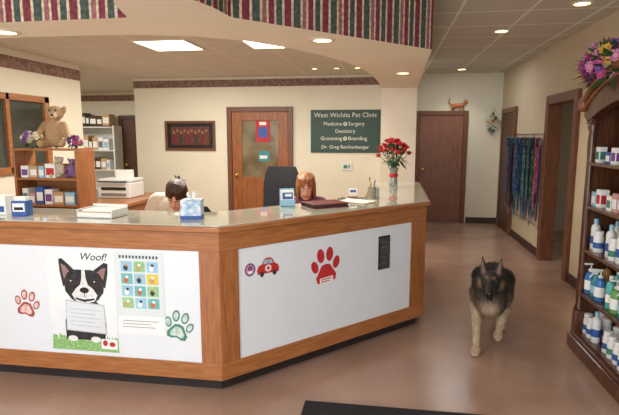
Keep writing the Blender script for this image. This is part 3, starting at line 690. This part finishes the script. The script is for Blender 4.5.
for k,c in enumerate((BLUE,RED,BLK,YEL,WHT)):
    a=R(72*k); MB().cap((.012*math.cos(a),.012*math.sin(a),.012),(.026*math.cos(a),.026*math.sin(a),.15+.01*(k%3)),.0045,.0045,c,n=8).fin('pen',e,local=True,smooth=True)
x,y=pt(1.55,.43)
e=on('card_stand','small white card in wooden stand','card stand',x-.06,y+.02,15)
MB().box(-.04,.04,-.02,.02,0,.015,OAKH,bev=.003).fin('stand',e,local=True); MB().box(-.035,.035,-.003,.003,.016,.085,PAPER).box(-.025,.025,-.0035,-.003,.05,.07,BLUE).fin('card',e,local=True)
random.seed(3)
e=on('rose_vase','clear glass vase of red roses on the counter','flower vase',.07,5.27)
MB().lathe([(0,0),(.040,0),(.045,.02),(.036,.09),(.034,.14),(.052,.2),(.049,.2),(.031,.14),(.033,.09),(.041,.025),(0,.012)],mat('vase_clear_glass',(200,208,200),.05,trans=.7,coat=.5),n=24).fin('vase',e,local=True,smooth=True)
MB().lathe([(.036,.1),(.045,.105),(.044,.135),(.035,.14)],ROSE,n=20).fin('ribbon',e,local=True,smooth=True)
heads=[]; m=MB()
for k in range(26):
    a=k*2.4; rr=.17*math.sqrt((k+.5)/26); z=.49-5.2*rr*rr+random.uniform(-.02,.02); heads.append((rr*math.cos(a),rr*math.sin(a),z))
    m.tube([(.01*math.cos(a),.01*math.sin(a),.03),(.026*math.cos(a),.026*math.sin(a),.21),heads[-1]],.003,LEAF,n=6)
m.fin('stems',e,local=True,smooth=True)
def leafs(m,c,r,n,size,seed=1,M_=LEAF):
    rd=random.Random(seed)
    for k in range(n):
        d=Vector((rd.gauss(0,1),rd.gauss(0,1),rd.gauss(0,.8))).normalized(); p=Vector(c)+Vector((d.x*r[0],d.y*r[1],d.z*r[2]))
        u=d.cross(Vector((0,0,1)))
        if u.length<.01: u=Vector((1,0,0))
        u.normalize(); t=(d+Vector((0,0,rd.uniform(-.5,.3)))).normalized(); s=size*rd.uniform(.7,1.3)
        m.add([p,p+t*s*.5+u*s*.22,p+t*s,p+t*s*.5-u*s*.22],[[0,1,2,3]],M_)
m=MB(); leafs(m,(0,0,.31),(.07,.07,.07),70,.10); m.fin('foliage',e,local=True)
def blossom_mesh(c,size,seed=0):
    m=MB(); m.ell((0,0,0),(size*.45,size*.45,size*.42),c,n=10)
    for ring,(cnt,rad,up) in enumerate([(5,.6,.35),(7,.95,.05)]):
        for k in range(cnt):
            a=2*math.pi*k/cnt+ring*.4; ca,sa=math.cos(a),math.sin(a); s=size
            m.add([(ca*.2*s,sa*.2*s,-.2*s),(math.cos(a-.45)*rad*.75*s,math.sin(a-.45)*rad*.75*s,up*s),(ca*rad*s,sa*rad*s,(up+.15)*s),(math.cos(a+.45)*rad*.75*s,math.sin(a+.45)*rad*.75*s,up*s)],[[0,1,2,3]],c)
    me=m.fin('tmpb'); d=me.data; bpy.data.objects.remove(me); return d
bR=blossom_mesh(ROSE,.046)
for p in heads:
    o=bpy.data.objects.new('rose',bR); COL.objects.link(o); o.parent=e; o.location=p; o.rotation_euler=(random.uniform(-.4,.4),random.uniform(-.4,.4),random.uniform(0,6))
def bouquet(e,c,r,cols,n,size,seed):
    rd=random.Random(seed); ms=[blossom_mesh(x,size) for x in cols]
    for k in range(n):
        d=Vector((rd.gauss(0,1),rd.gauss(0,1),rd.gauss(.3,.8))).normalized()*rd.uniform(.75,1.05)
        o=bpy.data.objects.new('blossom',ms[k%len(ms)]); COL.objects.link(o); o.parent=e; o.location=(c[0]+d.x*r[0],c[1]+d.y*r[1],c[2]+d.z*r[2])
        o.rotation_euler=d.to_track_quat('Z','Y').to_euler(); s=rd.uniform(.75,1.25); o.scale=(s,s,s)
# ---------------------------------------------------------------- display cabinet
CX0,CX1,CY0,CY1=1.42,1.95,2.75,3.93
e=E('display_cabinet','dark cherry display cabinet with arched top and open shelves','cabinet',(1.69,3.34,0))
MB().box(CX0+.03,CX1,CY1-.04,CY1,.1,1.80,CH).fin('side_panel',e,bevel=.003); MB().box(CX0+.03,CX1,CY0,CY0+.04,.1,1.80,CH).fin('side_panel',e,bevel=.003)
MB().box(CX1-.02,CX1,CY0+.04,CY1-.04,.1,1.80,CH).fin('back_panel',e)
for yy in (CY1-.035,CY0+.035):
    m=MB()
    m.box(CX0,CX0+.06,yy-.035,yy+.035,.12,.30,CH,bev=.005)
    m.lathe([(.03,.30),(.034,.32),(.022,.35),(.028,.45),(.024,.6),(.026,1.0),(.024,1.4),(.028,1.55),(.022,1.62),(.034,1.66),(.03,1.68)],CH,T(CX0+.032,yy,0))
    m.box(CX0,CX0+.06,yy-.035,yy+.035,1.68,1.80,CH,bev=.005)
    m.fin('post',e,smooth=True)
MB().box(CX0-.02,CX1,CY0-.02,CY1+.02,0,.10,CH,bev=.012).box(CX0-.005,CX1,CY0-.005,CY1+.005,.10,.125,CH,bev=.008).fin('plinth',e)
SHZ=[.14,.45,.78,1.10,1.41]
for z in SHZ[1:]:
    MB().box(CX0+.015,CX1-.02,CY0+.04,CY1-.04,z-.022,z,CH,bev=.003).fin('shelf',e)
MB().box(CX0+.02,CX1-.02,CY0+.04,CY1-.04,.125,.14,CH).fin('shelf',e)
n=20; ym=(CY0+CY1)/2; hw=(CY1-CY0)/2+.03
def arc(t): return 1.84+.20*math.sin(math.pi*t)**.8
top=[(ym+hw-2*hw*i/n,arc(i/n)) for i in range(n+1)]
low=[(ym-hw+.06+(2*hw-.12)*i/n,1.70+.12*math.sin(math.pi*i/n)) for i in range(n+1)]
CM=Matrix(((0,0,1,0),(1,0,0,0),(0,1,0,0),(0,0,0,1)))
prf=[(ym+hw,1.74)]+top+[(ym-hw,1.74)]+low
MB().prism(prf,CX0-.01,CX0+.05,CH,CM).fin('arched_fascia',e)
m=MB()
for a,b in zip(top,top[1:]): m.cap((CX0-.02,a[0],a[1]),(CX0-.02,b[0],b[1]),.028,.028,CHL,n=10); m.cap((CX0-.015,a[0],a[1]-.055),(CX0-.015,b[0],b[1]-.055),.012,.012,CHL,n=8)
m.cap((CX0-.02,top[0][0],1.84),(CX0-.02,top[0][0]+.005,1.80),.034,.03,CHL)
m.fin('crown_moulding',e,smooth=True)
MB().box(CX0+.05,CX1,CY0,CY1,1.80,1.83,CH).fin('top_board',e)
def bottle(kind,bc,cc,lc,label):
    e=E('bottle',label,'bottle',(0,0,0),0,'bottles on the cabinet shelves')
    if kind=='jar':
        MB().lathe([(0,0),(.032,0),(.034,.004),(.034,.105),(.028,.118),(.028,.122)],bc,n=18).fin('container',e,local=True,smooth=True)
        MB().lathe([(0,.15),(.028,.15),(.03,.147),(.03,.122),(0,.122)],cc,n=18).fin('cap',e,local=True,smooth=True)
        MB().lathe([(.0345,.03),(.0347,.03),(.0347,.07),(.0345,.07)],lc,n=18).fin('wrap_label',e,local=True,smooth=True)
    elif kind=='tall':
        MB().lathe([(0,0),(.026,0),(.03,.005),(.03,.16),(.024,.178),(.012,.186),(.012,.195)],bc,n=18).fin('container',e,local=True,smooth=True)
        MB().lathe([(0,.225),(.013,.225),(.015,.222),(.016,.192),(0,.192)],cc,n=14).fin('cap',e,local=True,smooth=True)
        MB().lathe([(.0305,.045),(.0307,.045),(.0307,.10),(.0305,.10)],lc,n=18).fin('wrap_label',e,local=True,smooth=True)
    elif kind=='pump':
        MB().lathe([(0,0),(.032,0),(.036,.006),(.036,.12),(.030,.145),(.014,.155),(.014,.165)],bc,n=18).fin('container',e,local=True,smooth=True)
        MB().lathe([(0,.18),(.016,.18),(.017,.165),(0,.165)],cc,n=14).cyl((0,0,.18),(0,0,.215),.005,.005,cc).box(-.045,.012,-.010,.010,.212,.224,cc,bev=.003).fin('pump_head',e,local=True)
        MB().lathe([(.0364,.03),(.0366,.03),(.0366,.10),(.0364,.10)],lc,n=18).fin('wrap_label',e,local=True,smooth=True)
    else:
        MB().lathe([(0,0),(.028,0),(.031,.005),(.031,.11),(.022,.145),(.012,.16),(.012,.17)],bc,n=18).fin('container',e,local=True,smooth=True)
        MB().box(-.045,.02,-.012,.012,.178,.205,cc,bev=.004).cyl((0,0,.165),(0,0,.18),.014,.014,cc).add([(-.02,-.006,.18),(-.045,-.006,.14),(-.038,-.006,.138),(-.008,-.006,.178),(-.02,.006,.18),(-.045,.006,.14),(-.038,.006,.138),(-.008,.006,.178)],[[0,1,2,3],[4,5,6,7],[0,1,5,4],[2,3,7,6],[1,2,6,5],[0,3,7,4]],cc).fin('spray_head',e,local=True)
        MB().lathe([(.0314,.03),(.0316,.03),(.0316,.085),(.0314,.085)],lc,n=18).fin('wrap_label',e,local=True,smooth=True)
    return e
AQB=mat('aqua_bottle',(90,180,170),.3,var=.05); AMB=mat('amber_bottle',(190,140,60),.3,var=.05); BLB=mat('blue_bottle',(60,120,180),.3,var=.05); GNB=mat('green_bottle',(110,160,90),.3,var=.05)
kinds={'jb':bottle('jar',WHT,WHT,BLUE,'white jar with blue label on cabinet shelf'),'jg':bottle('jar',WHT,WHT,GRN,'white jar with green label on cabinet shelf'),
 'jr':bottle('jar',AMB,BLK,PAPER,'amber jar with black lid on cabinet shelf'),'tw':bottle('tall',WHT,SKY,BLUE,'tall white bottle with pale blue cap'),
 'ta':bottle('tall',AMB,BLK,PAPER,'tall amber bottle with black cap'),'tq':bottle('tall',AQB,WHT,PAPER,'tall aqua bottle with white cap'),
 'st':bottle('spray',TEAL,WHT,SKY,'teal spray bottle with white trigger'),'pb':bottle('pump',BLB,WHT,PAPER,'blue pump bottle with white label'),'pg':bottle('pump',GNB,WHT,PAPER,'green pump bottle with white label')}
FARY=[3.84,3.755,3.67,3.585,3.50,3.41,3.32,3.23]
XF=1.50
plan=[(.14,['jb','jb','tw',None,'jb','jg','jb','jb'],0),(.14,['tw','jb',None,'jb','tw','jb',None,'tw'],.10),
 (.45,['pb','st','pb',None,'tq','pg','st','pb'],0),(.45,['ta',None,'tq','ta','ta',None,'tq','ta'],.11),
 (.78,['tw','jb',None,'tw','jg','tw',None,'jr'],0),(.78,['jr','tw','tw',None,'jr','tw','tw','jr'],.11)]
for z,lst,dx in plan:
    for y,kk in zip(FARY,lst):
        if kk: dup(kinds[kk],(XF+dx+random.uniform(-.008,.008),y,z),rz=random.uniform(-20,20))
for p in kinds.values(): wipe(p)
def carton(loc,sx,sy,sz,c,c2,label,group,name='carton',rz=0):
    e=MB().box(-sx/2,sx/2,-sy/2,sy/2,0,sz,c,bev=.002).box(-sx/2-.0006,-sx/2,-sy*.4,sy*.4,sz*.2,sz*.7,c2).box(-sx*.4,sx*.4,-sy/2-.0006,-sy/2,sz*.2,sz*.7,c2).fin(name,label=label,cat='box',group=group)
    e.location=loc; e.rotation_euler=(0,0,R(rz)); return e
palette=[(SKY,PAPER),(PAPER,RED),(YEL,BLUE),(PAPER,GRN),(PINK,PAPER),(BLUE,PAPER),(PAPER,PUR),(TAN,PAPER)]
names=['pale blue','white and red','yellow','white and green','pink','blue','white and purple','tan']
for i,y in enumerate(FARY):
    a,b=palette[i%8]
    if i not in (2,5): carton((XF,y,1.10),.06,.07,.10+.025*(i%3),a,b,names[i%8]+' carton on the cabinet shelf','cartons on the cabinet shelf')
    a,b=palette[(i+3)%8]
    if i not in (1,4): carton((XF,y,1.41),.05,.072,.08+.03*((i+1)%3),a,b,names[(i+3)%8]+' carton on the upper cabinet shelf','cartons on the upper cabinet shelf')
e=E('flower_arrangement','pink and purple silk flower arrangement in basket on cabinet','flowers',(1.60,3.68,1.831))
MB().lathe([(0,0),(.09,0),(.115,.04),(.12,.1),(.11,.1),(.1,.03),(0,.02)],mat('wicker',(130,86,50),.8,var=.4,scale=60,bump=.5),n=20).fin('basket',e,local=True,smooth=True)
m=MB(); leafs(m,(-.10,.0,.22),(.15,.22,.12),190,.11,5); m.fin('foliage',e,local=True)
FP=mat('petal_purple',(140,90,165),.7,var=.2,scale=30); FM=mat('petal_magenta',(200,90,145),.7,var=.2,scale=30); FC=mat('petal_cream',(230,220,190),.7,var=.1,scale=30); FY=mat('petal_yellow',(225,180,70),.7,var=.2,scale=30); FK=mat('petal_pink',(220,150,180),.7,var=.15,scale=30)
bouquet(e,(-.12,0,.23),(.19,.26,.17),[FP,FM,FK,FP,FM,FP,FK,FY,FM],90,.042,4)
# ---------------------------------------------------------------- leash rack
def band(name,a,b):
    m=mat(name,a,.7); nt=m.node_tree; bs=nt.nodes['Principled BSDF']
    tc=nt.nodes['Texture Coordinate']; n_=nt.nodes.new('ShaderNodeTexNoise'); n_.inputs['Scale'].default_value=22; nt.links.new(tc.outputs['Object'],n_.inputs[0])
    r=nt.nodes.new('ShaderNodeValToRGB'); r.color_ramp.interpolation='CONSTANT'; e=r.color_ramp.elements
    e[0].color=(*lin(a),1); e[1].position=.58; e[1].color=(*lin(b),1)
    nt.links.new(n_.outputs['Fac'],r.inputs[0]); nt.links.new(r.outputs[0],bs.inputs['Base Color']); return m
e=E('leash_rack','wire rack on wall holding leashes','rack',(1.98,7.6,1.0))
m=MB()
for y in (6.90,7.35,7.80,8.24): m.tube([(1.988,y,.35),(1.988,y,1.62)],.006,GREY,n=6)
for z in (.4,.75,1.1,1.45,1.62): m.tube([(1.988,6.90,z),(1.988,8.24,z)],.005,GREY,n=6)
m.fin('grid',e,smooth=True)
m=MB(); NH=18
for k in range(NH): m.tube([(1.985,6.93+k*.076,1.56),(1.84,6.93+k*.076,1.565),(1.835,6.93+k*.076,1.58)],.003,GREY,n=6)
m.fin('hooks',e,smooth=True)
lc=[('black',(22,21,25),(60,60,66)),('blue',(42,68,130),(80,120,170)),('pink',(176,74,120),(214,140,170)),('purple',(84,50,110),(130,90,160)),('teal',(36,90,106),(90,150,160)),('red',(150,30,40),(190,90,90)),('navy',(30,36,74),(110,46,60)),('green',(40,80,56),(120,130,70)),('dark red',(86,24,34),(50,18,26)),('dark blue',(26,40,84),(60,80,130))]
protos=[]
rd=random.Random(2)
for nm,a,b in lc:
    c=band('leash_'+nm.replace(' ','_'),a,b)
    r=E('leash',nm+' patterned nylon dog leash hanging on the rack','leash',(0,0,0),group='leashes hanging on the wall rack')
    m=MB()
    for sx in (-1,1): m.box(-.0015,.0015,sx*.014-.0115,sx*.014+.0115,-1.02+.22*(sx>0),-.14,c)
    lp=[(0,-.016,-.14),(0,-.034,-.08),(0,-.026,-.02),(0,0,0),(0,.026,-.02),(0,.034,-.08),(0,.016,-.14)]
    for p,q in zip(lp,lp[1:]):
        m.add([(-.011,p[1],p[2]),(.011,p[1],p[2]),(.011,q[1],q[2]),(-.011,q[1],q[2])],[[0,1,2,3]],c)
    m.fin('strap',r,local=True)
    MB().tube([(0,-.014,-1.02),(0,-.014,-1.055),(0,-.006,-1.07),(0,-.002,-1.05)],.004,GREY,n=6).fin('clip',r,local=True,smooth=True)
    protos.append(r)
for i in range(NH):
    for j,xx in enumerate((1.85,1.89,1.925,1.955)):
        p=protos[(i*3+j*5+rd.randint(0,2))%10]; loc=(xx,6.93+i*.076+rd.uniform(-.02,.02),1.575)
        o=dup(p,loc,rz=rd.uniform(-80,80)); o.scale=(1,1,rd.choice((.8,.9,1.0,1.04,1.08)))
for p in protos: wipe(p)
# ---------------------------------------------------------------- hall decor
e=E('cat_ornament','orange wooden cat ornament on the door frame','ornament',(1.24,9.41,2.041))
CATM=vcol_mat('cat_paint',.5,.1,60,(1,1,1),.1); OC=(186,112,66)
blob('body',[('c',(-.09,0,.085),(.06,0,.095),.038,.036,OC),('e',(.12,0,.145),(.036,.03,.034),OC),('c',(.06,0,.10),(.11,0,.14),.03,.024,OC),('c',(.102,0,.165),(.094,0,.198),.013,.004,OC),('c',(.138,0,.165),(.148,0,.196),.013,.004,OC),
 ('c',(.07,.012,.08),(.10,.012,.012),.018,.012,OC),('c',(.045,-.012,.08),(.03,-.012,.012),.018,.012,OC),('c',(-.09,.012,.08),(-.075,.012,.012),.022,.012,OC),('c',(-.10,-.012,.08),(-.125,-.012,.012),.022,.012,OC),('c',(-.12,0,.10),(-.17,0,.15),.012,.011,OC),('c',(-.17,0,.15),(-.16,0,.22),.011,.008,OC)],CATM,e,.005,1)
e=E('hanging_dried_flowers','small dried flower bunch hung on the wall','flowers',(1.86,9.41,1.66))
m=MB(); leafs(m,(0,0,.16),(.07,.02,.12),50,.08,9); m.tube([(0,.02,.2),(0,.02,.42)],.004,TAN,n=6); m.fin('foliage',e,local=True)
bouquet(e,(0,-.03,.16),(.08,.02,.12),[FC,FP,FY],14,.03,8)
MB().box(-.46,.74,1.7,2.80,0,.012,BLKF,bev=.005).fin('door_mat',at=(.14,2.25,0),label='black rubber floor mat on the lobby floor',cat='mat')
# ---------------------------------------------------------------- oak rack with goods
e=E('oak_rack','oak display rack with small goods on the desk','rack',(-2.88,4.0,.751))
w=.30
MB().box(-w,-w+.02,-.13,.13,0,.72,OAKV).fin('side_panel',e,local=True,bevel=.003); MB().box(w-.02,w,-.13,.13,0,.72,OAKV).fin('side_panel',e,local=True,bevel=.003)
for z in (0,.24,.47): MB().box(-w+.021,w-.021,-.13,.13,z,z+.018,OAKH).fin('shelf',e,local=True,bevel=.002)
MB().box(-w,w,-.13,.13,.722,.74,OAKH).fin('top_board',e,local=True,bevel=.002)
MB().box(-w+.021,w-.021,.12,.13,.02,.6,OAKH).fin('back_panel',e,local=True)
rd=random.Random(5)
for zi,z in enumerate((.751+.0185,.751+.2585,.751+.4885)):
    x=-3.14; i=0
    while x<(-2.88 if zi==2 else -2.69):
        sx=rd.choice((.06,.08,.10)); a,b=palette[(i+zi*3)%8]
        carton((x+sx/2,3.95,z),sx-.008,.1,rd.uniform(.09,.16),a,b,names[(i+zi*3)%8]+' box on the oak rack','boxes on the oak rack'); x+=sx+.004; i+=1
def plush(loc,PT,PM,label,rz=0,s=1):
    e=E('plush_toy',label,'plush toy',loc,rz)
    k=lambda t: tuple(v*s for v in t)
    pr=[('e',k((0,0,.13)),k((.085,.075,.13)),PT),('e',k((.02,-.02,.30)),k((.068,.07,.062)),PT),('c',k((.02,-.06,.285)),k((.028,-.105,.272)),.036*s,.026*s,PM)]
    pr+=[('e',k((.085,-.02,.32)),k((.024,.022,.042)),PT,RY(25)),('e',k((-.045,-.02,.335)),k((.024,.022,.042)),PT,RY(-25)),
     ('c',k((.08,-.01,.2)),k((.12,-.06,.09)),.030*s,.026*s,PT),('c',k((-.08,-.01,.2)),k((-.09,-.09,.14)),.030*s,.026*s,PT)]
    pr+=mir([('c',k((.05,-.03,.045)),k((.085,-.11,.04)),.040*s,.033*s,PT)])
    blob('body',pr,PLUSH,e,.009*s,2)
    MB().ell(k((.030,-.130,.278)),k((.012,.008,.009)),BLKP).fin('nose',e,local=True,smooth=True)
    for q in (-1,1): MB().ell(k((.02+q*.026,-.084,.318)),k((.008,.006,.008)),BLKP).fin('eye',e,local=True,smooth=True)
plush((-2.85,4.0,1.4925),(184,150,112),(208,184,150),'tan plush animal toy slumped on the oak rack',14)
plush((-2.80,3.95,1.2405),(196,180,160),(220,210,196),'small pale plush toy on the rack shelf',-8,.5)
plush((-2.68,3.95,1.2405),(130,96,140),(170,140,180),'small purple plush toy on the rack shelf',12,.45)
e=E('flower_bunch','small bunch of white and purple silk flowers on rack','flowers',(-3.07,3.98,1.4925))
m=MB(); leafs(m,(0,0,.06),(.06,.06,.04),40,.05,3); m.fin('foliage',e,local=True); bouquet(e,(0,0,.09),(.09,.07,.05),[FC,FP,FC],24,.032,6)
e=E('flower_bunch','small bunch of purple silk flowers beside the plush toy','flowers',(-2.64,3.96,1.4925))
m=MB(); leafs(m,(0,0,.05),(.04,.04,.03),30,.05,3); m.fin('foliage',e,local=True); bouquet(e,(0,0,.06),(.05,.05,.04),[FP,FM,FP],16,.03,16)
# ---------------------------------------------------------------- copier, alcove shelf
e=E('copier','white desktop copier on the side desk','copier',(-3.68,6.5,.751),0)
MB().box(-.24,.24,-.20,.20,0,.21,WHT,bev=.015).box(-.18,.18,-.206,-.20,.03,.07,GREY).box(-.18,.18,-.206,-.20,.11,.15,BLK).fin('body',e,local=True)
MB().box(-.24,.24,-.18,.20,.215,.26,WHT,bev=.015).fin('scanner_lid',e,local=True)
MB().box(-.20,.20,-.26,-.20,.22,.235,BLK).fin('control_panel',e,local=True)
MB().box(-.13,.13,.1,.13,.26,.37,PAPER).fin('paper_stack',e,local=True)
e=E('storage_shelf','white storage shelf with supplies in the alcove','shelf',(-6.05,9.8,0))
m=MB().box(-.5,-.47,-.17,.17,0,1.8,WHT).box(.47,.5,-.17,.17,0,1.8,WHT).box(-.47,.47,.15,.17,0,1.8,WHT).fin('frame',e,local=True)
for z in (.1,.5,.9,1.3,1.78): MB().box(-.47,.47,-.17,.15,z-.02,z,WHT).fin('shelf',e,local=True)
rd=random.Random(8)
MUT=[(TAN,PAPER),(PAPER,GREY),(PAPER,PAPER),(DARK,PAPER),(BLK,PAPER),(PAPER,SKY)]
for z in (.902,1.302,1.802):
    x=-6.5
    while x<-5.72:
        sx=rd.choice((.08,.12,.16)); a,b=rd.choice(MUT)
        carton((x+sx/2,9.75,z),sx-.005,.22,rd.uniform(.16,.3),a,b,'upright file box on the storage shelf','file boxes on the storage shelf',name='file_box'); x+=sx+.003
# ---------------------------------------------------------------- lighting
def area(loc,rot,sx,sy,en,c):
    l=bpy.data.lights.new('lamp','AREA'); l.shape='RECTANGLE'; l.size=sx; l.size_y=sy; l.energy=en; l.color=c
    o=bpy.data.objects.new('lamp',l); COL.objects.link(o); o.location=loc; o.rotation_euler=[R(a) for a in rot]; return o
area((-1.4,-2.3,1.5),(90,0,0),5,2.2,138,(.90,.95,1))
area((-1.6,.6,2.68),(0,0,0),.6,1.2,30,(1,.97,.92)); area((.6,.4,2.68),(0,0,0),.6,1.2,16,(1,.97,.92))
area((-2.6,6.3,2.48),(0,0,0),.6,.6,20,(1,.95,.86))
area((-6,8,2.48),(0,0,0),1,1,45,(1,.97,.9))
area((3.4,5.9,2.6),(0,0,0),.8,.8,9,(1,.95,.86))
area((1.1,8.0,2.68),(0,0,0),.5,1.0,9,(.92,.96,1))  # added cool fill light to brighten the hall, no fixture belongs to it
w=bpy.data.worlds.new('World'); S.world=w; w.use_nodes=True
w.node_tree.nodes['Background'].inputs[0].default_value=(.88,.94,1,1); w.node_tree.nodes['Background'].inputs[1].default_value=.65
cd=bpy.data.cameras.new('Camera'); cd.lens=500*36/619; cd.sensor_width=36
co=bpy.data.objects.new('Camera',cd); COL.objects.link(co); co.location=(0,0,1.6); co.rotation_euler=(R(90-8.19),0,R(8.8)); S.camera=co
